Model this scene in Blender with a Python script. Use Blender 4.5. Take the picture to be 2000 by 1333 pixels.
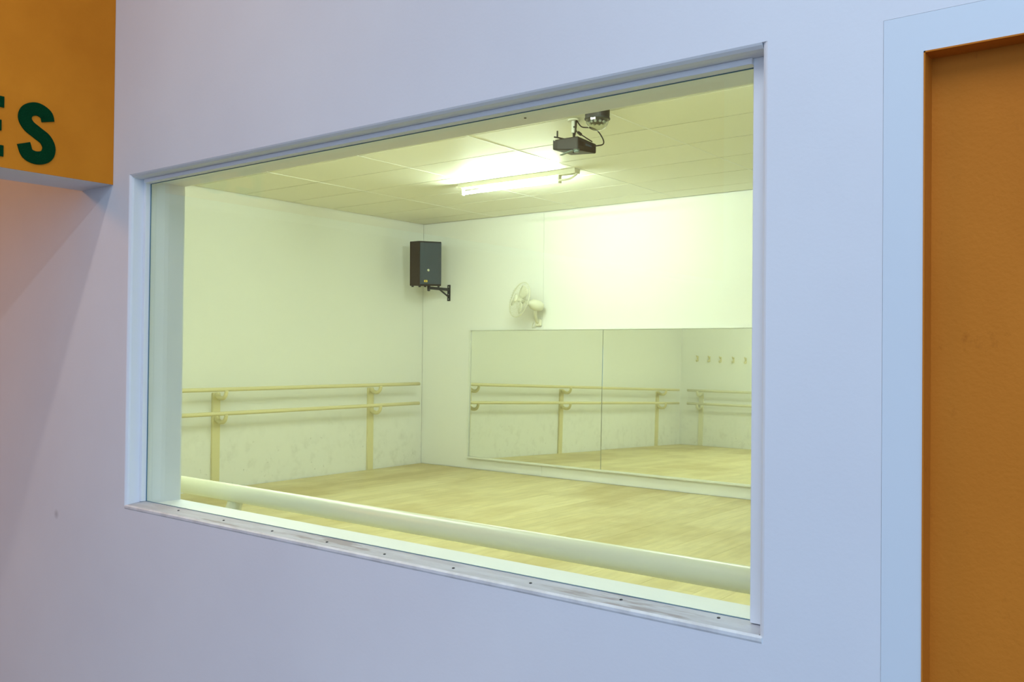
import bpy, bmesh, math, random
from mathutils import Vector, Matrix
random.seed(4)
for o in list(bpy.data.objects): bpy.data.objects.remove(o)
SC = bpy.context.scene
COL = SC.collection

# ------------------------------------------------------------------ camera
YAW, PITCH, ROLL, FPX, ZC = 0.6618, 0.0129, 0.0100, 1790.84, 1.4883
fw = Vector((-math.sin(YAW)*math.cos(PITCH), math.cos(YAW)*math.cos(PITCH), math.sin(PITCH)))
rt = fw.cross(Vector((0, 0, 1))).normalized(); up = rt.cross(fw)
r2 = rt*math.cos(ROLL)+up*math.sin(ROLL); u2 = up*math.cos(ROLL)-rt*math.sin(ROLL)
cd = bpy.data.cameras.new('camera'); cam = bpy.data.objects.new('camera', cd); COL.objects.link(cam)
cd.sensor_fit = 'HORIZONTAL'; cd.sensor_width = 36; cd.lens = FPX/2000*36; cd.clip_start = .02
cam.matrix_world = Matrix(((r2.x, u2.x, -fw.x, 0), (r2.y, u2.y, -fw.y, 0), (r2.z, u2.z, -fw.z, ZC), (0, 0, 0, 1)))
SC.camera = cam

# ------------------------------------------------------------------ world, lights, exposure
w = bpy.data.worlds.new('world'); SC.world = w; w.use_nodes = True
bg = w.node_tree.nodes['Background']; bg.inputs[0].default_value = (.47, .69, 1.0, 1); bg.inputs[1].default_value = 2.12
SC.view_settings.view_transform = 'Standard'; SC.view_settings.look = 'None'
SC.view_settings.gamma = 1; SC.view_settings.use_curve_mapping = False; SC.view_settings.exposure = 0.0

def area(name, loc, rot, sx, sy, power, color):
    l = bpy.data.lights.new(name, 'AREA'); l.shape = 'RECTANGLE'; l.size = sx; l.size_y = sy
    l.energy = power; l.color = color
    o = bpy.data.objects.new(name, l); COL.objects.link(o); o.location = loc; o.rotation_euler = rot
    return o
# corridor ceiling strips, running across the corridor
area('corridor_strip_light', (-1.74, .05, 3.10), (0, 0, 0), .06, 1.3, 9, (1.0, .84, .72))
area('corridor_strip_light', (-.14, -.05, 3.10), (0, 0, 0), .06, 1.5, 27, (.66, .83, 1.0))
# warm area light added down the corridor for the warm tone beyond the beam
area('corridor_warm_light', (-4.6, -.3, 3.05), (0, math.radians(-35), 0), .6, .6, 31, (1.0, .44, .13))
STUDIO_LAMP = (.85, 1.0, .84)
STUDIO_POWER = 300.0

# ------------------------------------------------------------------ dimensions (metres; camera stands at x=0,y=0)
XL, YB, Y0, H = -8.52, 8.977, 1.28, 3.20
YI = Y0+.155
XR = 1.3
WX0, WX1, WZ0, WZ1 = -2.273, -.538, 1.073, 1.9393
YG = Y0+.052
FLOORC = -.12
ZB1, ZB2, SO = 1.071, .817, .18
BX, BZ = -2.3645, 1.930

# ------------------------------------------------------------------ material helper
def mat(name, col, rough=.6, metal=0, spec=.5):
    m = bpy.data.materials.new(name); m.use_nodes = True
    b = m.node_tree.nodes['Principled BSDF']
    b.inputs['Base Color'].default_value = (*col, 1); b.inputs['Roughness'].default_value = rough
    b.inputs['Metallic'].default_value = metal; b.inputs['Specular IOR Level'].default_value = spec
    return m
def nd(m, t, **kw):
    n = m.node_tree.nodes.new(t)
    for k, v in kw.items():
        if hasattr(n, k): setattr(n, k, v)
    return n
def lk(m, a, b): m.node_tree.links.new(a, b)
def noise(m, scale, detail=4, stretch=None, rough=.55, coord='Object'):
    tc = nd(m, 'ShaderNodeTexCoord'); n = nd(m, 'ShaderNodeTexNoise')
    n.inputs['Scale'].default_value = scale; n.inputs['Detail'].default_value = detail; n.inputs['Roughness'].default_value = rough
    src = tc.outputs[coord] if coord != 'World' else nd(m, 'ShaderNodeNewGeometry').outputs['Position']
    if stretch:
        mp = nd(m, 'ShaderNodeMapping'); mp.inputs['Scale'].default_value = stretch
        lk(m, src, mp.inputs[0]); lk(m, mp.outputs[0], n.inputs['Vector'])
    else: lk(m, src, n.inputs['Vector'])
    return n.outputs['Fac']
def ramp(m, fac, stops):
    r = nd(m, 'ShaderNodeValToRGB'); e = r.color_ramp.elements
    while len(e) < len(stops): e.new(.5)
    for i, (p_, c) in enumerate(stops): e[i].position = p_; e[i].color = (*c, 1)
    lk(m, fac, r.inputs[0]); return r.outputs[0]
def mix(m, fac, a, b, blend='MIX'):
    x = nd(m, 'ShaderNodeMix', data_type='RGBA', blend_type=blend)
    for sock, v in ((x.inputs['Factor'], fac), (x.inputs[6], a), (x.inputs[7], b)):
        if isinstance(v, (int, float)): sock.default_value = v
        elif isinstance(v, tuple): sock.default_value = (*v, 1)
        else: lk(m, v, sock)
    return x.outputs[2]
def bsdf(m): return m.node_tree.nodes['Principled BSDF']
def setc(m, out): lk(m, out, bsdf(m).inputs['Base Color'])
def bump(m, fac, strength=.2, dist=.002):
    b = nd(m, 'ShaderNodeBump'); b.inputs['Strength'].default_value = strength; b.inputs['Distance'].default_value = dist
    lk(m, fac, b.inputs['Height']); lk(m, b.outputs[0], bsdf(m).inputs['Normal'])

# corridor plaster
M_plaster = mat('plaster_white', (.74, .735, .76), .75, 0, .3)
_pc = ramp(M_plaster, noise(M_plaster, 1.6, 5, coord='World'), [(.3, (.71, .70, .73)), (.7, (.77, .765, .785))])
_ds = nd(M_plaster, 'ShaderNodeVectorMath', operation='DISTANCE'); lk(M_plaster, nd(M_plaster, 'ShaderNodeNewGeometry').outputs['Position'], _ds.inputs[0]); _ds.inputs[1].default_value = (-2.648, 1.28, 1.012)
_dm = nd(M_plaster, 'ShaderNodeMapRange'); lk(M_plaster, _ds.outputs['Value'], _dm.inputs[0])
for _i, _v in ((1, .003), (2, .016), (3, .42), (4, 0)): _dm.inputs[_i].default_value = _v
setc(M_plaster, mix(M_plaster, _dm.outputs[0], _pc, (.25, .23, .24)))      # small dirty dent in the plaster
bump(M_plaster, noise(M_plaster, 140, 5, coord='World'), .10, .002)
M_reveal = mat('reveal_paint', (.80, .80, .82), .6, 0, .4); bump(M_reveal, noise(M_reveal, 60, 4, coord='World'), .15, .002)
M_casing = mat('casing_paint', (.66, .70, .745), .5, 0, .4); bump(M_casing, noise(M_casing, 40, 4, coord='World'), .1, .002)
M_orange = mat('orange_paint', (.62, .22, .022), .65, 0, .12)
setc(M_orange, ramp(M_orange, noise(M_orange, 5, 6, coord='World'), [(.3, (.57, .185, .010)), (.7, (.68, .235, .015))]))
bump(M_orange, noise(M_orange, 260, 4, coord='World'), .18, .002)
M_door = mat('orange_door_paint', (.50, .185, .035), .6, 0, .12)
c1 = ramp(M_door, noise(M_door, 4, 6, (1, 1, .5), coord='World'), [(.3, (.50, .150, .012)), (.7, (.58, .185, .018))])
c2 = ramp(M_door, noise(M_door, 26, 6, (1, 1, .6), .7, 'World'), [(.62, (1, 1, 1)), (.78, (.72, .66, .6))])
setc(M_door, mix(M_door, 1.0, c1, c2, 'MULTIPLY')); bump(M_door, noise(M_door, 150, 4, coord='World'), .3, .002)
M_green = mat('green_glitter', (.004, .075, .03), .7, 0, .04)
g = noise(M_green, 900, 2, coord='World')
setc(M_green, ramp(M_green, g, [(.60, (.001, .034, .010)), (.80, (.015, .13, .05))]))
M_sill = mat('weathered_sill', (.55, .54, .56), .7, 0, .3)
s1 = noise(M_sill, 9, 6, (1, 6, 1), .65, 'World'); s2 = noise(M_sill, 5, 5, (.7, 5, 1), .6, 'World')
setc(M_sill, mix(M_sill, ramp(M_sill, s2, [(.55, (0, 0, 0)), (.60, (1, 1, 1))]), ramp(M_sill, s1, [(.3, (.42, .40, .43)), (.6, (.52, .52, .56))]), (.34, .30, .31)))
bump(M_sill, s1, .3, .002)
M_nose = mat('sill_nose_paint', (.80, .79, .78), .6); setc(M_nose, ramp(M_nose, noise(M_nose, 30, 5, coord='World'), [(.35, (.62, .60, .59)), (.6, (.74, .73, .73))]))
M_dark = mat('dark_metal', (.02, .02, .025), .5)
M_gasket = mat('glass_seal', (.06, .16, .24), .5)
# studio
M_swall = mat('studio_wall_paint', (.86, .86, .81), .65, 0, .3)
M_lwall = mat('scuffed_wall_paint', (.80, .80, .74), .65, 0, .3)
nz = noise(M_lwall, 7, 7, None, .68, 'World'); nsp = noise(M_lwall, 26, 5, None, .6, 'World')
pos = nd(M_lwall, 'ShaderNodeNewGeometry'); sep = nd(M_lwall, 'ShaderNodeSeparateXYZ'); lk(M_lwall, pos.outputs['Position'], sep.inputs[0])
def rng(m, sock, a, b, c, d):
    x = nd(m, 'ShaderNodeMapRange'); x.inputs[1].default_value = a; x.inputs[2].default_value = b; x.inputs[3].default_value = c; x.inputs[4].default_value = d
    lk(m, sock, x.inputs[0]); return x.outputs[0]
low = rng(M_lwall, sep.outputs['Z'], .15, .95, 1, 0)        # shoe scuffs reach about waist height
def mul(m, a, b):
    x = nd(m, 'ShaderNodeMath', operation='MULTIPLY'); lk(m, a, x.inputs[0]); lk(m, b, x.inputs[1]); return x.outputs[0]
sc1 = mul(M_lwall, low, rng(M_lwall, nz, .50, .72, 0, .42)); sc2 = mul(M_lwall, low, rng(M_lwall, nsp, .66, .72, 0, .6))
base = mix(M_lwall, sc1, (.86, .86, .81), (.54, .54, .48)); setc(M_lwall, mix(M_lwall, sc2, base, (.36, .36, .32)))
bump(M_swall, noise(M_swall, 50, 4, coord='World'), .1, .002)
M_tile = [mat('ceiling_tile_%s' % k, c, .55, 0, .4) for k, c in (('a', (.85, .84, .72)), ('b', (.83, .82, .69)), ('c', (.87, .86, .75)))]
M_tbar = mat('grid_strip', (.86, .86, .80), .3, 0, .6)
M_void = mat('ceiling_void', (.17, .165, .11), .9)
M_plank = []
for k, c in enumerate(((.78, .68, .37), (.75, .65, .35), (.80, .70, .39), (.73, .63, .33))):
    m = mat('floor_board_%s' % 'abcd'[k], c, .42, 0, .35)
    f1 = noise(m, 3.0, 6, (7, .7, 1), .62, 'World'); f2 = noise(m, .9, 5, (1.2, .8, 1), .6, 'World'); f3 = noise(m, 9, 5, (3, .5, 1), .6, 'World')
    a = mix(m, rng(m, f1, .35, .72, 0, .85), c, tuple(x*.74 for x in c))
    b = mix(m, rng(m, f2, .46, .62, 0, .75), a, tuple(x*y for x, y in zip(c, (.66, .60, .45))))
    setc(m, mix(m, rng(m, f3, .66, .72, 0, .5), b, tuple(x*.5 for x in c)))
    M_plank.append(m)
M_sub = mat('subfloor', (.16, .11, .045), .9)
M_barre = mat('cream_barre_paint', (.74, .68, .40), .4, 0, .45)
M_barref = mat('pale_barre_paint', (.76, .74, .55), .35, 0, .5)
M_mirror = mat('mirror_silver', (.93, .95, .89), .015, 1.0)
M_mback = mat('mirror_edge', (.55, .58, .48), .4)
M_frame = mat('mirror_frame_paint', (.80, .81, .74), .45)
M_spk = mat('speaker_cabinet', (.030, .020, .014), .75)
M_grille = mat('speaker_grille', (.045, .065, .088), .45, .0, .5)
M_yellow = mat('yellow_label', (.75, .55, .08), .5)
M_blacklabel = mat('label_print', (.02, .02, .02), .5)
M_badge = mat('badge_metal', (.75, .78, .74), .2, 1.0)
M_brk = mat('bracket_black', (.018, .024, .028), .5)
M_proj = mat('projector_plastic', (.014, .013, .013), .5)
M_vent = mat('vent_black', (.008, .008, .008), .7)
M_steel = mat('steel', (.62, .62, .55), .35, .8)
M_cable = mat('cable_black', (.010, .010, .010), .5)
M_plate = mat('pale_plate', (.16, .21, .20), .3, .3)
M_fanp = mat('cream_fan_plastic', (.80, .79, .64), .4, 0, .5)
M_fand = mat('fan_wire', (.70, .69, .54), .4, 0, .5)
M_bat = mat('batten_paint', (.72, .70, .55), .45)
M_tube = bpy.data.materials.new('lit_tube'); M_tube.use_nodes = True
nt = M_tube.node_tree; nt.nodes.clear(); em = nt.nodes.new('ShaderNodeEmission'); ou = nt.nodes.new('ShaderNodeOutputMaterial')
em.inputs[0].default_value = (*STUDIO_LAMP, 1); em.inputs[1].default_value = STUDIO_POWER; nt.links.new(em.outputs[0], ou.inputs[0])
def glassmat(name, tint, amount=1.0):
    m = bpy.data.materials.new(name); m.use_nodes = True; n = m.node_tree; n.nodes.clear()
    o = n.nodes.new('ShaderNodeOutputMaterial'); t = n.nodes.new('ShaderNodeBsdfTransparent'); g_ = n.nodes.new('ShaderNodeBsdfGlossy')
    f = n.nodes.new('ShaderNodeLayerWeight'); f.inputs[0].default_value = .5; mx = n.nodes.new('ShaderNodeMixShader')
    pw = n.nodes.new('ShaderNodeMath'); pw.operation = 'POWER'; pw.inputs[1].default_value = 5
    ma = n.nodes.new('ShaderNodeMath'); ma.operation = 'MULTIPLY_ADD'; ma.inputs[1].default_value = .95*amount; ma.inputs[2].default_value = .04*amount
    t.inputs[0].default_value = (*tint, 1); g_.inputs['Roughness'].default_value = .0
    n.links.new(f.outputs['Facing'], pw.inputs[0]); n.links.new(pw.outputs[0], ma.inputs[0]); n.links.new(ma.outputs[0], mx.inputs[0])
    n.links.new(t.outputs[0], mx.inputs[1]); n.links.new(g_.outputs[0], mx.inputs[2]); n.links.new(mx.outputs[0], o.inputs[0])
    return m
M_glass = glassmat('window_glass', (.96, .985, .975))
M_dome = glassmat('clear_dome', (.88, .90, .86), 2.6)
M_led = mat('led_lens', (.30, .32, .28), .15, 0, .8)

# ------------------------------------------------------------------ mesh helpers
ORG = {}
def link(o): COL.objects.link(o); return o
def tag(o, label=None, cat=None, group=None, kind=None):
    if label: o['label'] = label
    if cat: o['category'] = cat
    if group: o['group'] = group
    if kind: o['kind'] = kind
    return o
def thing(name, loc, label, cat, group=None):
    o = bpy.data.objects.new(name, None); o.empty_display_size = .1; link(o); o.location = loc; ORG[o.name] = Vector(loc)
    return tag(o, label, cat, group)
def build(name, bm, m, parent=None, smooth=False):
    bmesh.ops.recalc_face_normals(bm, faces=bm.faces)
    if parent is not None: org = ORG[parent.name]
    else:
        xs = [v.co for v in bm.verts]
        org = Vector(((min(v.x for v in xs)+max(v.x for v in xs))/2, (min(v.y for v in xs)+max(v.y for v in xs))/2, min(v.z for v in xs)))
    bmesh.ops.translate(bm, verts=bm.verts, vec=-org)
    me = bpy.data.meshes.new(name); bm.to_mesh(me); bm.free()
    if smooth:
        for f in me.polygons: f.use_smooth = True
    me.materials.append(m)
    o = bpy.data.objects.new(name, me); link(o)
    if parent is not None: o.parent = parent
    else: o.location = org
    ORG[o.name] = org
    return o
def struct(name, bm, m, label=None):
    o = build(name, bm, m); return tag(o, label, None, None, 'structure')
def box(bm, x0, x1, y0, y1, z0, z1, bev=0, mtx=None):
    vs = [bm.verts.new((x, y, z)) for x in (x0, x1) for y in (y0, y1) for z in (z0, z1)]
    fs = [bm.faces.new([vs[i] for i in q]) for q in ((0, 1, 3, 2), (4, 6, 7, 5), (0, 4, 5, 1), (2, 3, 7, 6), (0, 2, 6, 4), (1, 5, 7, 3))]
    if bev:
        es = list({e for f in fs for e in f.edges})
        r = bmesh.ops.bevel(bm, geom=es, offset=bev, segments=2, profile=.5, affect='EDGES')
        vs = list({v for f in r['faces'] for v in f.verts} | {v for v in vs if v.is_valid})
    if mtx is not None: bmesh.ops.transform(bm, matrix=mtx, verts=vs)
    return bm
def B(*a, **k): return box(bmesh.new(), *a, **k)
def sweep(bm, pts, rad, n=12, caps=True):
    pts = [Vector(p_) for p_ in pts]; rings = []
    rads = rad if isinstance(rad, (list, tuple)) else [rad]*len(pts)
    t0 = (pts[1]-pts[0]).normalized(); a = Vector((0, 0, 1)) if abs(t0.z) < .9 else Vector((1, 0, 0))
    nrm = t0.cross(a).normalized()
    for i, p_ in enumerate(pts):
        t = ((pts[min(i+1, len(pts)-1)]-pts[max(i-1, 0)])).normalized()
        nrm = (nrm-t*nrm.dot(t)).normalized(); bn = t.cross(nrm)
        rings.append([bm.verts.new(p_+(nrm*math.cos(2*math.pi*k/n)+bn*math.sin(2*math.pi*k/n))*rads[i]) for k in range(n)])
    for i in range(len(rings)-1):
        for k in range(n): bm.faces.new((rings[i][k], rings[i][(k+1) % n], rings[i+1][(k+1) % n], rings[i+1][k]))
    if caps: bm.faces.new(rings[0][::-1]); bm.faces.new(rings[-1])
    return bm
def T(pts, rad, n=12): return sweep(bmesh.new(), pts, rad, n)
def spline(pts, n=8):
    P = [Vector(p_) for p_ in pts]; P = [2*P[0]-P[1]]+P+[2*P[-1]-P[-2]]; out = []
    for i in range(1, len(P)-2):
        for k in range(n):
            t = k/n; a, b, c, d = P[i-1:i+3]
            out.append(.5*((2*b)+(c-a)*t+(2*a-5*b+4*c-d)*t*t+(3*b-a-3*c+d)*t**3))
    out.append(P[-2]); return out
def lathe(bm, prof, center, axis, n=28):
    axis = Vector(axis).normalized(); a = Vector((0, 0, 1)) if abs(axis.z) < .9 else Vector((1, 0, 0))
    u = axis.cross(a).normalized(); v = axis.cross(u); c = Vector(center); rings = []
    for r, h in prof:
        rings.append([bm.verts.new(c+axis*h+(u*math.cos(2*math.pi*k/n)+v*math.sin(2*math.pi*k/n))*max(r, 1e-4)) for k in range(n)])
    for i in range(len(rings)-1):
        for k in range(n): bm.faces.new((rings[i][k], rings[i][(k+1) % n], rings[i+1][(k+1) % n], rings[i+1][k]))
    bm.faces.new(rings[0][::-1]); bm.faces.new(rings[-1]); return bm
def prism(bm, poly, d0, d1, frame):
    o, a, b, n = [Vector(x) for x in frame]
    lo = [bm.verts.new(o+a*x+b*y+n*d0) for x, y in poly]; hi = [bm.verts.new(o+a*x+b*y+n*d1) for x, y in poly]
    bm.faces.new(lo[::-1]); bm.faces.new(hi); k = len(poly)
    for i in range(k): bm.faces.new((lo[i], lo[(i+1) % k], hi[(i+1) % k], hi[i]))
    return bm
def shared(name, me, m, loc, parent):
    o = bpy.data.objects.new(name, me); link(o); o.parent = parent; o.location = Vector(loc)-ORG[parent.name]
    return o
def tmpl(name, bm, m):
    bmesh.ops.recalc_face_normals(bm, faces=bm.faces); me = bpy.data.meshes.new(name); bm.to_mesh(me); bm.free(); me.materials.append(m); return me

# ------------------------------------------------------------------ corridor side of the setting
DX0, DX1, DZ = -.3131, .52, 1.8901           # door opening
CW = .052                                     # casing width
E_ = .009
bm = bmesh.new()
HX0, HX1, HZ0, HZ1 = WX0-E_, WX1+E_, WZ0-.004, WZ1+E_
SZ = WZ0+.012                                 # top of the sill board
CX0 = DX0-CW-.0005; CZ = DZ+CW+.0005; CX1 = DX1+CW+.0005
box(bm, -9.5, HX0, Y0, YI, FLOORC, 3.4)
box(bm, HX0, HX1, Y0, YI, FLOORC, HZ0); box(bm, HX0, HX1, Y0, YI, HZ1, 3.4)
box(bm, HX1, CX0, Y0, YI, FLOORC, 3.4)
box(bm, CX0, CX1, Y0, YI, CZ, 3.4); box(bm, CX1, 6.0, Y0, YI, FLOORC, 3.4)
wall_front = struct('wall_front', bm, M_plaster, 'white plaster corridor wall with a large window opening')
# corridor shell
struct('floor_corridor', B(-12, 30, -30, Y0+.02, FLOORC-.1, FLOORC), mat('corridor_floor', (.17, .165, .16), .6))
struct('ceiling_corridor', B(-9.5, 1.5, -2.4, Y0, 3.2, 3.3), M_reveal)
struct('wall_corridor_opposite', B(-9.5, -2.0, -2.55, -2.4, FLOORC, 3.3), M_plaster)
struct('wall_corridor_end', B(-9.5, -9.35, -2.4, Y0, FLOORC, 3.2), M_orange)

# orange bulkhead coming out of the wall
bulk = struct('trim_1', B(BX-.165, BX, -2.4, Y0, BZ, 3.2), M_reveal, 'orange painted bulkhead beam jutting from the white wall')
build('painted_face', B(BX, BX+.002, -2.4, Y0-.0005, BZ, 3.2), M_orange, bulk)
# letters E and S
def ribbon(path, wd):
    L_, R_ = [], []
    for i, p_ in enumerate(path):
        t = (path[min(i+1, len(path)-1)]-path[max(i-1, 0)]).normalized(); n = Vector((-t.y, t.x, 0))
        L_.append(p_+n*wd/2); R_.append(p_-n*wd/2)
    return L_, R_
fx = BX+.002
S_path = spline([(.0735, .111, 0), (.068, .128, 0), (.046, .1375, 0), (.024, .129, 0), (.0165, .110, 0), (.026, .092, 0), (.047, .078, 0), (.068, .064, 0), (.077, .043, 0), (.069, .0225, 0), (.046, .0145, 0), (.024, .022, 0), (.0145, .046, 0)], 6)
Ls, Rs = ribbon(S_path, .0325)
bm = bmesh.new(); y_s, z_s = 1.0305, 1.9525
vf = [[bm.verts.new((fx+dx, y_s+q.x, z_s+q.y)) for q in side] for dx in (0, .003) for side in (Ls, Rs)]
n = len(Ls)
for i in range(n-1):
    bm.faces.new((vf[0][i], vf[0][i+1], vf[1][i+1], vf[1][i])); bm.faces.new((vf[2][i], vf[3][i], vf[3][i+1], vf[2][i+1]))
    bm.faces.new((vf[0][i], vf[2][i], vf[2][i+1], vf[0][i+1])); bm.faces.new((vf[1][i], vf[1][i+1], vf[3][i+1], vf[3][i]))
for i in (0, n-1): bm.faces.new((vf[0][i], vf[1][i], vf[3][i], vf[2][i]))
tag(build('sign_letter', bm, M_green), 'dark green glitter letter S on the orange beam', 'letter', 'letters on the orange beam')
ye, ze = .909, 1.9565
poly = [(0, 0), (.0885, 0), (.0885, .027), (.031, .027), (.031, .063), (.083, .063), (.083, .089), (.031, .089), (.031, .120), (.0885, .120), (.0885, .147), (0, .147)]
bm = bmesh.new(); prism(bm, poly, 0, .003, ((fx, ye, ze), (0, 1, 0), (0, 0, 1), (1, 0, 0)))
tag(build('sign_letter', bm, M_green), 'dark green letter E cut off by the left picture edge', 'letter', 'letters on the orange beam')

# door: casing set flush into the wall, orange leaf in a shallow rebate
door = tag(build('door_1', B(DX0+.001, DX1-.001, Y0+.034, Y0+.074, FLOORC, DZ-.001), M_door), 'orange painted door leaf set back in a pale blue frame', None, None, 'structure')
bm = bmesh.new()
box(bm, DX0-.001, DX0+.001, Y0-.0015, Y0+.07, FLOORC, DZ+.001); box(bm, DX0-.001, DX1+.001, Y0-.0015, Y0+.07, DZ-.001, DZ+.001)
box(bm, DX1-.001, DX1+.001, Y0-.0015, Y0+.07, FLOORC, DZ+.001)
build('rebate', bm, M_door, door)
trim = struct('trim_2', B(DX0-CW, DX0-.001, Y0-.0004, YI, FLOORC, DZ+CW), M_casing, 'pale blue flush casing around the orange door')
build('head_casing', B(DX0-.001, DX1+.001, Y0-.0004, YI, DZ+.001, DZ+CW), M_casing, trim)
build('side_casing', B(DX1+.001, DX1+CW, Y0-.0004, YI, FLOORC, DZ+CW), M_casing, trim)

# ------------------------------------------------------------------ window
def hring(bm, loops, sides):
    # loops: (x0,x1,z0,z1,y); sides among L,R,T
    P = []
    for (x0, x1, z0, z1, y) in loops: P.append([bm.verts.new(c) for c in ((x0, y, z0), (x0, y, z1), (x1, y, z1), (x1, y, z0))])
    idx = {'L': (0, 1), 'T': (1, 2), 'R': (2, 3), 'B': (3, 0)}
    for a, b in zip(P[:-1], P[1:]):
        for s in sides:
            i, j = idx[s]; bm.faces.new((a[i], a[j], b[j], b[i]))
win = tag(build('window_1', B(WX0+.004, WX1-.004, YG, YG+.006, SZ-.0005, WZ1-.004), M_glass), 'large fixed glass pane looking into the yellow-lit dance studio', None, None, 'structure')
bm = bmesh.new(); zb = WZ0-.004
for (s, x0, x1, z0, z1) in (('L', HX0, WX0, zb, HZ1), ('R', WX1, HX1, zb, HZ1)):
    ed, inn = (HX0, WX0) if s == 'L' else (HX1, WX1)
    prof = [(ed, Y0), (ed+(inn-ed)*.35, Y0+.0012), (ed+(inn-ed)*.8, Y0+.004), (inn, Y0+.009), (inn, YI), (ed, YI)]
    lo = [bm.verts.new((x, y, z0)) for x, y in prof]; hi = [bm.verts.new((x, y, z1)) for x, y in prof]
    bm.faces.new(lo); bm.faces.new(hi)
    for i in range(6): bm.faces.new((lo[i], lo[(i+1) % 6], hi[(i+1) % 6], hi[i]))
build('jamb_lining', bm, M_reveal, win)
bm = bmesh.new(); ed, inn = HZ1, WZ1
prof = [(ed, Y0), (ed+(inn-ed)*.35, Y0+.002), (ed+(inn-ed)*.8, Y0+.007), (inn, Y0+.016), (inn, YI), (ed, YI)]
lo = [bm.verts.new((WX0, y, z)) for z, y in prof]; hi = [bm.verts.new((WX1, y, z)) for z, y in prof]
bm.faces.new(lo); bm.faces.new(hi)
for i in range(6): bm.faces.new((lo[i], lo[(i+1) % 6], hi[(i+1) % 6], hi[i]))
build('head_lining', bm, M_reveal, win)
bm = bmesh.new(); box(bm, WX0, WX0+.011, Y0+.036, YG-.0005, SZ, WZ1, .001); build('frame_bead', bm, M_reveal, win)
bm = bmesh.new(); box(bm, WX1-.028, WX1, Y0+.036, YG-.0005, SZ, WZ1, .001); build('frame_bead', bm, M_reveal, win)
bm = bmesh.new(); box(bm, WX0+.011, WX1-.028, Y0+.030, YG-.0005, WZ1-.010, WZ1, .001); build('frame_bead', bm, M_reveal, win)
bm = bmesh.new(); box(bm, WX0+.0108, WX0+.0128, YG-.0025, YG-.0004, SZ, WZ1-.010); box(bm, WX0+.011, WX1-.028, YG-.003, YG-.0004, WZ1-.0112, WZ1-.0098)
box(bm, WX0+.011, WX1-.028, YG-.003, YG-.0004, SZ, SZ+.0008); build('glass_seal', bm, M_gasket, win)
ZIN = 1.0755
bm = bmesh.new(); prism(bm, [(Y0+.0036, WZ0-.004), (YG-.0005, WZ0-.004), (YG-.0005, SZ), (Y0+.0036, WZ0+.0068)], WX0, WX1, ((0, 0, 0), (0, 1, 0), (0, 0, 1), (1, 0, 0)))
sill = build('sill', bm, M_sill, win)
bm = bmesh.new(); prof = [(Y0-.0015, WZ0-.0008), (Y0-.0015, WZ0+.004), (Y0+.0035, WZ0+.0068), (Y0+.0035, WZ0-.004), (Y0, WZ0-.004)]
lo = [bm.verts.new((WX0-.006, y, z)) for y, z in prof]; hi = [bm.verts.new((WX1+.006, y, z)) for y, z in prof]
bm.faces.new(lo); bm.faces.new(hi)
for i in range(5): bm.faces.new((lo[i], lo[(i+1) % 5], hi[(i+1) % 5], hi[i]))
build('sill_nose', bm, M_nose, sill)
for x, y in ((-2.079, .031), (-1.881, .026), (-1.692, .022), (-1.507, .022), (-1.331, .020), (-1.147, .020), (-.968, .023), (-.787, .030), (-.616, .035)):
    bm = bmesh.new(); lathe(bm, [(.0026, -.002), (.0028, .0008), (.0018, .0016)], (x, Y0+y, WZ0+.0068+(y-.0036)*.107), (0, 0, 1), 10); build('nail', bm, M_dark, sill)
build('inner_sill', B(WX0, WX1, YG+.0065, YI+.004, WZ0-.004, ZIN), M_reveal, win)
for x, y in ((-1.02, .075), (-.985, .080), (-1.06, .115)):
    bm = bmesh.new(); lathe(bm, [(.0025, -.0012), (.0025, .001)], (x, Y0+y, WZ1), (0, 0, 1), 8); build('nail', bm, M_dark, win)

# ------------------------------------------------------------------ studio shell
wl = struct('wall_left', B(XL-.15, XL, YI, YB, -.02, 3.4), M_lwall, 'cream studio wall with the long barre on it')
struct('wall_right', B(XR, XR+.15, YI, YB, -.02, 3.4), M_swall)
wb = struct('wall_back', B(XL-.15, XR+.15, YB+.012, YB+.15, -.02, 3.4), M_swall, 'pale studio back wall carrying the mirrors')
SEAM = -6.52
build('panel', B(XL, SEAM-.004, YB+.004, YB+.012, 0, H), M_swall, wb)
build('panel', B(SEAM+.002, XR, YB, YB+.012, 0, H), M_swall, wb)
# the studio-side skin of the window wall is scuffed like the left wall
bm = bmesh.new()
box(bm, XL, WX0, YI, YI+.004, 0, H); box(bm, WX0, WX1, YI, YI+.004, 0, WZ0-.004); box(bm, WX0, WX1, YI, YI+.004, WZ1, H); box(bm, WX1, XR, YI, YI+.004, 0, H)
build('studio_skin', bm, M_lwall, wall_front)

# floor: boards running away from the window
fl = struct('floor', B(XL-.05, XR+.05, YI-.0, YB+.05, -.06, -.014), M_sub, 'worn yellow boards of the studio floor')
PW = .19; random.seed(11)
lens = (1.15, 1.9, 2.3)
cache = {}
x = XL+.014; row = 0
while x < XR-.05:
    y = YI+.02; first = True
    while y < YB-.02:
        L = random.choice((1.2, 1.6, 2.0, 2.4)) if not first else random.choice((.7, 1.2, 1.8))
        first = False
        if YB-.018-(y+L) < .5: L = YB-.018-y
        key = (round(L, 3), random.randrange(4))
        if key not in cache: cache[key] = tmpl('plank', B(-(PW-.0012)/2, (PW-.0012)/2, -L/2+.0008, L/2-.0008, -.014, 0, .0008), M_plank[key[1]])
        shared('plank', cache[key], None, (x+PW/2, y+L/2, random.uniform(-.0005, .0003)), fl)
        y += L
    x += PW; row += 1

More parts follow.
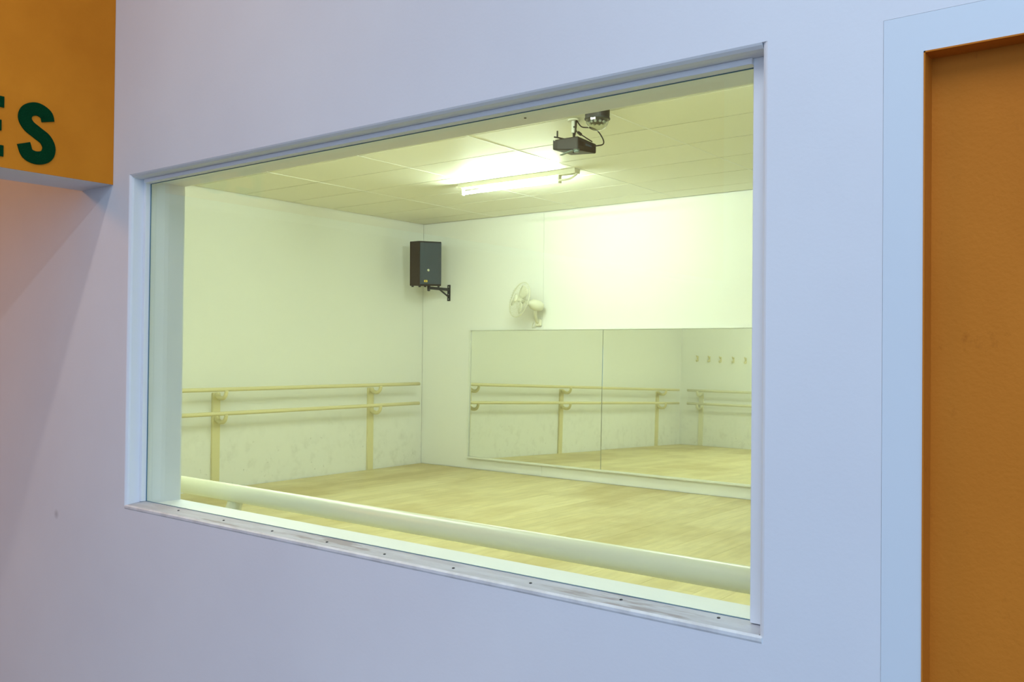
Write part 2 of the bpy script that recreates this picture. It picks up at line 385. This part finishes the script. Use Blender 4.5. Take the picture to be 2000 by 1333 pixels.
# ceiling: slab above, tiles and grid strips below
ce = struct('ceiling', B(XL-.1, XR+.1, YI, YB+.1, H+.035, H+.10), M_void, 'suspended studio ceiling of long pale tiles')
DXT, DYT = 1.2645, .62
cols = [XL+k*DXT for k in range(9)]; cols = [c for c in cols if c < XR-.1]+[XR]
yl = []; y = 5.49
while y-DYT > YI+.1: y -= DYT
yl = [YI]
while y < YB-.1: yl.append(y); y += DYT
yl.append(YB)
cols[0] += .012; yl[-1] -= .012; cols[-1] -= .012; yl[0] += .012
cache = {}
for i in range(len(cols)-1):
    for j in range(len(yl)-1):
        sx, sy = cols[i+1]-cols[i], yl[j+1]-yl[j]; key = (round(sx, 3), round(sy, 3), random.choice((0, 0, 0, 1, 1, 2)))
        if key not in cache: cache[key] = tmpl('ceiling_tile', B(-sx/2+.004, sx/2-.004, -sy/2+.006, sy/2-.006, 0, .02, .001), M_tile[key[2]])
        o = shared('ceiling_tile', cache[key], None, ((cols[i]+cols[i+1])/2, (yl[j]+yl[j+1])/2, H+random.uniform(0, .0008)), ce)
        o.rotation_euler = (random.uniform(-.0006, .0006), random.uniform(-.0003, .0003), 0)
for c in cols[1:-1]:
    me = None
    for j in range(len(yl)-1):
        L = yl[j+1]-yl[j]
        build('grid_strip', B(c-.0045, c+.0045, yl[j]+.003, yl[j+1]-.003, H-.0022, H+.016, .0006), M_tbar, ce)

# ------------------------------------------------------------------ mirrors
def mirror(xa, xb, q, label):
    o = Vector(((xa+xb)/2, YB-.0235, .96)); n_ = Vector((q[0], -1, q[1])).normalized()
    ux = Vector((1, 0, 0)); ux = (ux-n_*ux.dot(n_)).normalized(); uz = n_.cross(ux); uz = uz if uz.z > 0 else -uz
    t = thing('wall_mirror', o, label, 'mirror', 'mirror panels on the studio back wall')
    hw, hz = (xb-xa)/2-.0015, .805
    def slab(bm, a0, a1, b0, b1, d0, d1):
        vs = [bm.verts.new(o+ux*a+uz*b+n_*d_) for a in (a0, a1) for b in (b0, b1) for d_ in (d0, d1)]
        for qd in ((0, 1, 3, 2), (4, 6, 7, 5), (0, 4, 5, 1), (2, 3, 7, 6), (0, 2, 6, 4), (1, 5, 7, 3)): bm.faces.new([vs[i] for i in qd])
    bm = bmesh.new(); slab(bm, -hw, hw, -hz, hz, -.005, 0); build('silvered_glass', bm, M_mirror, t)
    bm = bmesh.new(); slab(bm, -hw, hw, -hz, hz, -.0075, -.0052); build('backing_board', bm, M_mback, t)
    return t
mirror(-7.650, -5.655, (-.00996, .01892), 'left mirror panel reflecting the cream barre')
mirror(-5.655, -3.650, (.00238, .01918), 'right mirror panel reflecting the studio corner and coat hooks')
mf = thing('mirror_frame', (-5.65, YB, .13), 'thin white frame and ledge around the two wall mirrors', 'frame')
build('ledge', B(-7.68, -3.62, YB-.044, YB, .132, .150, .003), M_frame, mf)
build('lip', B(-7.68, -3.62, YB-.050, YB-.044, .140, .160, .002), M_frame, mf)
build('top_strip', B(-7.68, -3.62, YB-.020, YB, 1.768, 1.782, .002), M_frame, mf)
for xs in (-7.678, -3.640):
    bm = bmesh.new(); vs = []
    prism(bm, [(0, 0), (-.046, 0), (-.018, 1.618), (0, 1.618)], 0, .020, ((xs, YB, .150), (0, 1, 0), (0, 0, 1), (1, 0, 0))); build('side_strip', bm, M_frame, mf)

# ------------------------------------------------------------------ barres
def hook_pts(base, out, zt, r=.020):
    # J shape: leaves the post, dips under and rises to the rail
    b = Vector(base); o = Vector(out)
    return spline([b+Vector((0, 0, zt-.055)), b+o*.05+Vector((0, 0, zt-.088)), b+o*.115+Vector((0, 0, zt-.094)), b+o*.160+Vector((0, 0, zt-.065)), b+o*SO+Vector((0, 0, zt-.012))], 5)
def barre(name, label, a, b, out, posts, m, loc, rr=.0220):
    t = thing(name, loc, label, 'ballet barre')
    o = Vector(out); along = (Vector(b)-Vector(a)).normalized()
    for z in (ZB1, ZB2):
        A, Bp = Vector(a)+o*SO, Vector(b)+o*SO; A.z = Bp.z = z
        if z == ZB2: Bp = Bp-along*.015 if False else Bp
        pts = [A, A+along*.004]+[A.lerp(Bp, k/10) for k in range(1, 10)]+[Bp-along*.004, Bp]
        build('rail', T(pts, [rr*.6, rr]+[rr]*9+[rr, rr*.6], 16), m, t, True)
    for p_ in posts:
        c = Vector(p_); s = along*.048; th = o*.024
        bm = bmesh.new(); lo = []
        for z in (0.0, 1.035):
            lo.append([bm.verts.new(c+q+Vector((0, 0, z))) for q in (-s, s, s*.96+th, -s*.96+th)])
        bm.faces.new(lo[0]); bm.faces.new(lo[1])
        for i in range(4): bm.faces.new((lo[0][i], lo[0][(i+1) % 4], lo[1][(i+1) % 4], lo[1][i]))
        es = [e for e in bm.edges if all(v.co.z > 1 for v in e.verts)]
        bmesh.ops.bevel(bm, geom=es, offset=.012, segments=3, profile=.5, affect='EDGES')
        po = build('post', bm, m, t)
        for z in (ZB1, ZB2):
            pts = hook_pts(c+th*.9, o, z); build('hook', T(pts, [rr*1.27-rr*.4*k/(len(pts)-1) for k in range(len(pts))], 10), m, po, True)
    return t
barre('ballet_barre', 'cream double-rail barre along the left studio wall', (XL, YI+.42, 0), (XL, 8.74, 0), (1, 0, 0), [(XL, 8.03, 0), (XL, 5.79, 0), (XL, 2.40, 0)], M_barre, (XL, 5.2, 0))
YK = YI+.004
barre('ballet_barre', 'pale double-rail barre just behind the window glass', (XL+.24, YK, 0), (.9, YK, 0), (0, 1, 0), [(-8.06, YK, 0), (-5.1, YK, 0), (-2.30, YK, 0), (.55, YK, 0)], M_barref, (-4, YK, 0), .0255)

# coat hooks on the window wall, seen in the right mirror
for x, z in ((-8.162, 1.698), (-7.911, 1.691), (-7.675, 1.684), (-7.411, 1.678), (-7.162, 1.671)):
    k = ('nearest the corner', 'second from the corner', 'in the middle', 'fourth from the corner', 'farthest from the corner')[[-8.162, -7.911, -7.675, -7.411, -7.162].index(x)]
    t = thing('coat_hook', (x, YK, z-.05), 'small cream coat hook %s, seen in the mirror' % k, 'coat hook', 'row of coat hooks reflected in the mirror')
    build('back_plate', B(x-.017, x+.017, YK, YK+.006, z-.055, z+.055, .003), M_barre, t)
    build('hook', T(spline([(x, YK+.005, z-.01), (x, YK+.03, z-.045), (x, YK+.06, z-.05), (x, YK+.075, z-.02)], 5), .010, 8), M_barre, t, True)
    build('upper_hook', T(spline([(x, YK+.005, z+.03), (x, YK+.04, z+.03), (x, YK+.07, z+.06)], 5), .009, 8), M_barre, t, True)

# ------------------------------------------------------------------ loudspeaker on its bracket
SX, SY = -8.06, 8.60
ang = math.radians(-10); fn = Vector((math.cos(ang), math.sin(ang), 0)); sd = Vector((-fn.y, fn.x, 0))
sz0, sz1 = 2.335, 2.90
SX, SY = SX-.043, SY-.034
sp = thing('loudspeaker', (SX, SY, sz0), 'black loudspeaker with a blue-grey grille high in the studio corner', 'speaker')
def plan(front, back, wf, wbk, extra=0): return [(front, -wf/2), (front, wf/2), (back, wbk/2), (back, -wbk/2)]
c0 = Vector((SX, SY, 0))
bm = bmesh.new(); pl = [(.115, -.178), (.125, -.172), (.125, .172), (.115, .178), (-.15, .125), (-.15, -.125)]
prism(bm, pl, sz0, sz1, (c0, fn, sd, (0, 0, 1)))
bmesh.ops.bevel(bm, geom=[e for e in bm.edges], offset=.006, segments=2, profile=.5, affect='EDGES'); build('cabinet', bm, M_spk, sp)
bm = bmesh.new(); gp = [(.1245, -.165)]+[(.1245+.026*math.cos(t*math.pi/2/6), .165*math.sin(t*math.pi/2/6)) for t in range(-6, 7)]+[(.1245, .165)]
gp = [(.124, -.166), (.134, -.166), (.146, -.12), (.151, -.06), (.153, 0), (.151, .06), (.146, .12), (.134, .166), (.124, .166)]
prism(bm, gp, sz0+.022, sz1-.018, (c0, fn, sd, (0, 0, 1))); gr = build('grille', bm, M_grille, sp)
bc = c0+fn*.151-sd*.055+Vector((0, 0, sz0+.20)); bm = bmesh.new(); lathe(bm, [(.020, 0), (.019, .006), (.012, .012), (.002, .014)], bc, fn+Vector((0, 0, .25)), 16); build('badge', bm, M_badge, gr, True)
bm = bmesh.new(); prism(bm, [(-.024, -.013), (.024, -.013), (.024, .013), (-.024, .013)], 0, .003, (c0+fn*.1475-sd*.092+Vector((0, 0, sz0+.062)), (sd+fn*.12).normalized(), (0, 0, 1), fn)); lb = build('name_label', bm, M_yellow, gr)
bm = bmesh.new(); prism(bm, [(-.007, -.006), (.007, -.006), (.007, .006), (-.007, .006)], .003, .0036, (c0+fn*.1475-sd*.092+Vector((0, 0, sz0+.062)), (sd+fn*.12).normalized(), (0, 0, 1), fn)); build('print', bm, M_blacklabel, gr)
for a, b in ((.10, -.15), (.10, .15), (-.12, -.10), (-.12, .10)):
    bm = bmesh.new(); lathe(bm, [(.013, -.016), (.016, -.010), (.016, 0)], c0+fn*a+sd*b+Vector((0, 0, sz0)), (0, 0, 1), 12); build('foot', bm, M_brk, sp)
sp.rotation_mode = 'AXIS_ANGLE'; sp.rotation_axis_angle = (math.radians(4.5), .788, .615, 0)
SX, SY = SX+.043, SY+.034
sb = thing('speaker_bracket', (-8.05, YB, 2.16), 'black steel wall bracket holding up the loudspeaker', 'bracket')
PY = YB+.004
build('wall_plate', B(-8.074, -8.026, PY-.012, PY, 2.160, 2.372, .002), M_brk, sb)
build('arm', B(-8.066, -8.034, SY-.02, PY-.010, 2.292, 2.327, .003), M_brk, sb)
build('brace', T([(-8.05, SY+.20, 2.298), (-8.05, PY-.012, 2.215)], .011, 10), M_brk, sb)
bm = bmesh.new(); lathe(bm, [(.013, -.062), (.018, -.058), (.021, 0), (.021, .004)], (SX, SY, sz0-.0045), (0, 0, 1), 16); build('pole_socket', bm, M_brk, sb)
for z in (2.345, 2.245, 2.185):
    bm = bmesh.new(); lathe(bm, [(.007, 0), (.006, .004)], (-8.05, PY-.012, z), (0, -1, 0), 8); build('screw', bm, M_steel, sb)

# ------------------------------------------------------------------ fluorescent battens
def batten(x0, x1, y, label):
    t = thing('fluorescent_batten', ((x0+x1)/2, y, H-.09), label, 'ceiling light', 'fluorescent battens on the studio ceiling')
    z = H
    bm = bmesh.new(); prism(bm, [(-.048, 0), (.048, 0), (.040, -.045), (-.040, -.045)], x0, x1, ((0, y, z), (0, 1, 0), (0, 0, 1), (1, 0, 0))); build('housing', bm, M_bat, t)
    for xe, s in ((x0+.03, 1), (x1-.20, 1)):
        build('lamp_holder', B(xe-.010, xe+.010, y-.022, y+.022, z-.116, z-.040, .004), M_bat, t)
    bm = sweep(bmesh.new(), spline([(x1-.20, y-.012, z-.092), (x1-.08, y-.015, z-.090), (x1-.012, y-.010, z-.060), (x1-.01, y, z-.035)], 5), .011, 8); build('end_cord', bm, M_bat, t, True)
    build('tube', T([(x0+.035, y, z-.092), (x0+.045, y, z-.092), (x1-.215, y, z-.092), (x1-.205, y, z-.092)], [.011, .0145, .0145, .011], 14), M_tube, t, True)
    return t
batten(-6.16, -4.73, 7.03, 'lit fluorescent batten on the studio ceiling beyond the projector')
batten(-4.2, -2.77, 2.30, 'added fill-light batten on the studio ceiling just inside the window, out of view')  # this and the next battens are unseen, added to fill the room light
batten(-2.72, -1.29, 4.10, 'added fill-light batten on the studio ceiling nearest the door, out of view')
batten(-6.16, -4.73, 4.10, 'added fill-light batten on the studio ceiling nearer the window, out of view')

# ------------------------------------------------------------------ projector
pr = thing('projector', (-3.72, 5.5, 2.93), 'black projector hanging upside down from the studio ceiling', 'projector')
Nn, Lf, Rg = Vector((-3.635, 5.400, 0)), Vector((-3.891, 5.454, 0)), Vector((-3.595, 5.586, 0)); Bk = Lf+Rg-Nn
zs = {'N': (2.935, 3.036), 'L': (2.978, 3.052), 'R': (2.936, 3.006), 'B': (2.966, 3.026)}
bm = bmesh.new(); lo = [bm.verts.new((p_.x, p_.y, zs[k][0])) for p_, k in ((Lf, 'L'), (Nn, 'N'), (Rg, 'R'), (Bk, 'B'))]; hi = [bm.verts.new((p_.x, p_.y, zs[k][1])) for p_, k in ((Lf, 'L'), (Nn, 'N'), (Rg, 'R'), (Bk, 'B'))]
bm.faces.new(lo[::-1]); bm.faces.new(hi)
for i in range(4): bm.faces.new((lo[i], lo[(i+1) % 4], hi[(i+1) % 4], hi[i]))
bmesh.ops.bevel(bm, geom=list(bm.edges), offset=.008, segments=2, profile=.5, affect='EDGES'); body = build('body', bm, M_proj, pr)
def onface(A, Bp, ka, kb, s0, s1, t0, t1, d, name, m, par=None):
    nn = (Bp-A).normalized().cross(Vector((0, 0, 1))).normalized()
    def P(s, t, dd):
        q = A.lerp(Bp, s); z0 = zs[ka][0]*(1-s)+zs[kb][0]*s; z1 = zs[ka][1]*(1-s)+zs[kb][1]*s
        return Vector((q.x, q.y, z0+(z1-z0)*t))+nn*dd
    bm = bmesh.new(); a = [bm.verts.new(P(s, t, -.004)) for s, t in ((s0, t0), (s1, t0), (s1, t1), (s0, t1))]; b = [bm.verts.new(P(s, t, d)) for s, t in ((s0, t0), (s1, t0), (s1, t1), (s0, t1))]
    bm.faces.new(a[::-1]); bm.faces.new(b)
    for i in range(4): bm.faces.new((a[i], a[(i+1) % 4], b[(i+1) % 4], b[i]))
    return build(name, bm, m, par or body)
for k in range(6): onface(Lf, Nn, 'L', 'N', .05, .20, .12+.12*k, .17+.12*k, .0015, 'vent_slat', M_vent)
onface(Nn, Rg, 'N', 'R', .10, .32, .36, .72, .001, 'port_panel', M_vent)
onface(Nn, Rg, 'N', 'R', .42, .74, .50, .66, .0012, 'port_panel', M_grille)
onface(Nn, Rg, 'N', 'R', .20, .75, .74, .88, .0015, 'port_panel', M_brk)
onface(Lf, Nn, 'L', 'N', .06, .12, .86, .94, .002, 'status_light', M_badge)
bm = bmesh.new(); lathe(bm, [(.016, -.010), (.020, -.006), (.020, .004), (.026, .012)], (-3.655, 5.42, 2.932), (0, 0, 1), 16); build('adjuster_foot', bm, M_plate, pr)
bm = bmesh.new(); box(bm, -.065, .065, -.012, .012, -.0035, .0035, .002, Matrix.Translation((-3.735, 5.415, 2.930)) @ Matrix.Rotation(math.radians(-12), 4, 'Z') @ Matrix.Rotation(math.radians(-6), 4, 'Y')); build('cover_flap', bm, M_plate, pr)
build('flap_pin', T([(-3.70, 5.45, 2.93), (-3.70, 5.45, 2.975)], .006, 8), M_proj, pr)
pm = thing('projector_mount', (-3.765, 5.545, 3.06), 'white and steel ceiling mount above the black projector', 'mount')
bm = bmesh.new(); lathe(bm, [(.045, -.012), (.045, 0)], (-3.765, 5.545, H), (0, 0, 1), 20); build('ceiling_plate', bm, M_bat, pm)
bm = bmesh.new(); lathe(bm, [(.018, -.10), (.020, -.095), (.020, -.010)], (-3.765, 5.545, H), (0, 0, 1), 16); build('sleeve', bm, M_steel, pm)
build('rod', T([(-3.765, 5.545, 3.11), (-3.76, 5.54, 3.045)], .009, 10), M_brk, pm)
build('spider_plate', B(-3.83, -3.70, 5.49, 5.59, 3.040, 3.052, .002), M_proj, pm)
build('spider_arm', T([(-3.80, 5.50, 3.050), (-3.85, 5.44, 3.062), (-3.862, 5.43, 3.064)], .006, 8), M_brk, pm)
build('arm_bolt', T([(-3.842, 5.445, 3.058), (-3.842, 5.445, 3.108)], .006, 8), M_brk, pm)
bm = bmesh.new(); lathe(bm, [(.006, 0), (.006, .008)], (-3.752, 5.527, 3.14), (.5, -.8, 0), 8); build('bolt', bm, M_dark, pm)
build('power_cable', T(spline([(-3.735, 5.535, 3.195), (-3.72, 5.53, 3.17), (-3.67, 5.51, 3.125), (-3.585, 5.50, 3.105), (-3.535, 5.51, 3.075), (-3.51, 5.54, 3.02), (-3.525, 5.565, 2.992), (-3.575, 5.568, 2.988), (-3.61, 5.565, 2.99)], 7), .0048, 8), M_cable, pr, True)
cb = build('video_cable', T(spline([(-3.735, 5.53, 3.195), (-3.725, 5.51, 3.15), (-3.708, 5.49, 3.10), (-3.665, 5.47, 3.07), (-3.625, 5.48, 3.04), (-3.595, 5.53, 3.012)], 6), .0042, 8), M_cable, pr, True)
build('ferrite', T([(-3.688, 5.481, 3.083), (-3.680, 5.477, 3.080), (-3.655, 5.472, 3.062), (-3.650, 5.472, 3.058)], [.007, .011, .011, .007], 12), M_cable, cb, True)
build('signal_cable', T(spline([(-3.733, 5.532, 3.195), (-3.722, 5.51, 3.13), (-3.722, 5.50, 3.09), (-3.725, 5.49, 3.04)], 6), .0042, 8), M_cable, pr, True)

# ------------------------------------------------------------------ disco light
dx_, dy_ = -3.457, 5.38
dl = thing('disco_light', (dx_, dy_, 3.05), 'black disco light with a clear faceted half dome on the studio ceiling', 'disco light')
bm = bmesh.new(); lathe(bm, [(.072, -.075), (.084, -.070), (.086, -.050), (.086, -.004), (.080, 0)], (dx_, dy_, H), (0, 0, 1), 36); build('housing', bm, M_proj, dl, False)
bm = bmesh.new(); lathe(bm, [(.080, -.084), (.089, -.080), (.089, -.072), (.080, -.068)], (dx_, dy_, H), (0, 0, 1), 36); build('trim_ring', bm, M_brk, dl)
bm = bmesh.new(); prof = [(.002, -.158)]+[(.083*math.sin(a*math.pi/2/6), -.080-.078*math.cos(a*math.pi/2/6)) for a in range(1, 7)]
lathe(bm, prof, (dx_, dy_, H), (0, 0, 1), 16); build('dome', bm, M_dome, dl)
bm = bmesh.new(); lathe(bm, [(.050, -.010), (.052, .02)], (dx_, dy_, H-.09), (0, 0, 1), 20); build('lamp_core', bm, M_vent, dl)
for k in range(10):
    a = 2*math.pi*k/10; c = Vector((dx_+.050*math.cos(a), dy_+.050*math.sin(a), H-.098)); bm = bmesh.new()
    lathe(bm, [(.011, 0), (.010, .006), (.005, .010)], c, (math.cos(a), math.sin(a), -.9), 10); build('lens', bm, M_led, dl, True)

# ------------------------------------------------------------------ wall fan
Mo = Vector((-6.50, 8.80, 2.06)); ax = Vector((-.38, -.90, .25)).normalized()
fan = thing('wall_fan', (-6.56, YB, 1.82), 'cream wall fan with a round wire cage above the left mirror', 'fan')
xw = -6.58; fy = YB+.004
build('wall_base', B(xw-.045, xw+.045, fy-.035, fy, 1.815, 1.90, .012), M_fanp, fan)
build('arm', T(spline([(xw, fy-.03, 1.86), (xw+.02, fy-.09, 1.90), (xw+.05, fy-.15, 1.96), (Mo.x, Mo.y, Mo.z-.05)], 6), .020, 10), M_fanp, fan, True)
bm = bmesh.new(); lathe(bm, [(.012, -.10), (.045, -.088), (.064, -.05), (.066, .0), (.058, .055), (.035, .085), (.018, .18)], Mo, ax, 24); build('motor', bm, M_fanp, fan, True)
Cc = Mo+ax*.23; u = ax.cross(Vector((0, 0, 1))).normalized(); v = ax.cross(u)
def circ(r, h, n=36): return [Cc+ax*h+(u*math.cos(2*math.pi*k/n)+v*math.sin(2*math.pi*k/n))*r for k in range(n+1)]
cage = bmesh.new(); sweep(cage, circ(.215, 0), .0055, 6)
for r, h in ((.06, .055), (.13, .045), (.06, -.05), (.13, -.045)): sweep(cage, circ(r, h, 24), .0022, 5)
for k in range(40):
    d_ = u*math.cos(2*math.pi*k/40)+v*math.sin(2*math.pi*k/40)
    for s in (1, -1): sweep(cage, [Cc+ax*.055*s+d_*.035, Cc+ax*.050*s+d_*.12, Cc+ax*.028*s+d_*.20, Cc+d_*.215], .0016, 4)
build('cage', cage, M_fand, fan)
bm = bmesh.new(); lathe(bm, [(.042, .050), (.045, .058), (.034, .066), (.004, .068)], Cc, ax, 20); build('cap', bm, M_fanp, fan, True)
bm = bmesh.new(); lathe(bm, [(.030, -.06), (.032, .03), (.012, .042)], Cc, ax, 16); hub = build('hub', bm, M_fanp, fan, True)
for k in range(3):
    a0 = 2*math.pi*k/3; bm = bmesh.new(); rows = []
    for i in range(6):
        r = .028+.145*i/5; wd = .35+.30*math.sin(math.pi*(i+.8)/6.2); row_ = []
        for j in range(5):
            s = j/4-.5; a = a0+s*wd*1.9; row_.append(Cc+(u*math.cos(a)+v*math.sin(a))*r+ax*(s*.045*(1-.3*i/5)))
        rows.append(row_)
    top = [[bm.verts.new(q+ax*.0012) for q in r_] for r_ in rows]; bot = [[bm.verts.new(q-ax*.0012) for q in r_] for r_ in rows]
    for i in range(5):
        for j in range(4):
            bm.faces.new((top[i][j], top[i][j+1], top[i+1][j+1], top[i+1][j])); bm.faces.new((bot[i][j], bot[i+1][j], bot[i+1][j+1], bot[i][j+1]))
    for i in range(5):
        for j in (0, 4): bm.faces.new((top[i][j], top[i+1][j], bot[i+1][j], bot[i][j]))
    for j in range(4):
        for i in (0, 5): bm.faces.new((top[i][j], top[i][j+1], bot[i][j+1], bot[i][j]))
    build('blade', bm, M_fanp, hub, True)
build('cord', T(spline([(xw-.02, fy-.03, 1.83), (xw-.07, fy-.03, 1.80), (xw-.10, fy-.008, 1.815), (xw-.085, fy-.006, 1.86)], 6), .006, 8), M_fanp, fan, True)
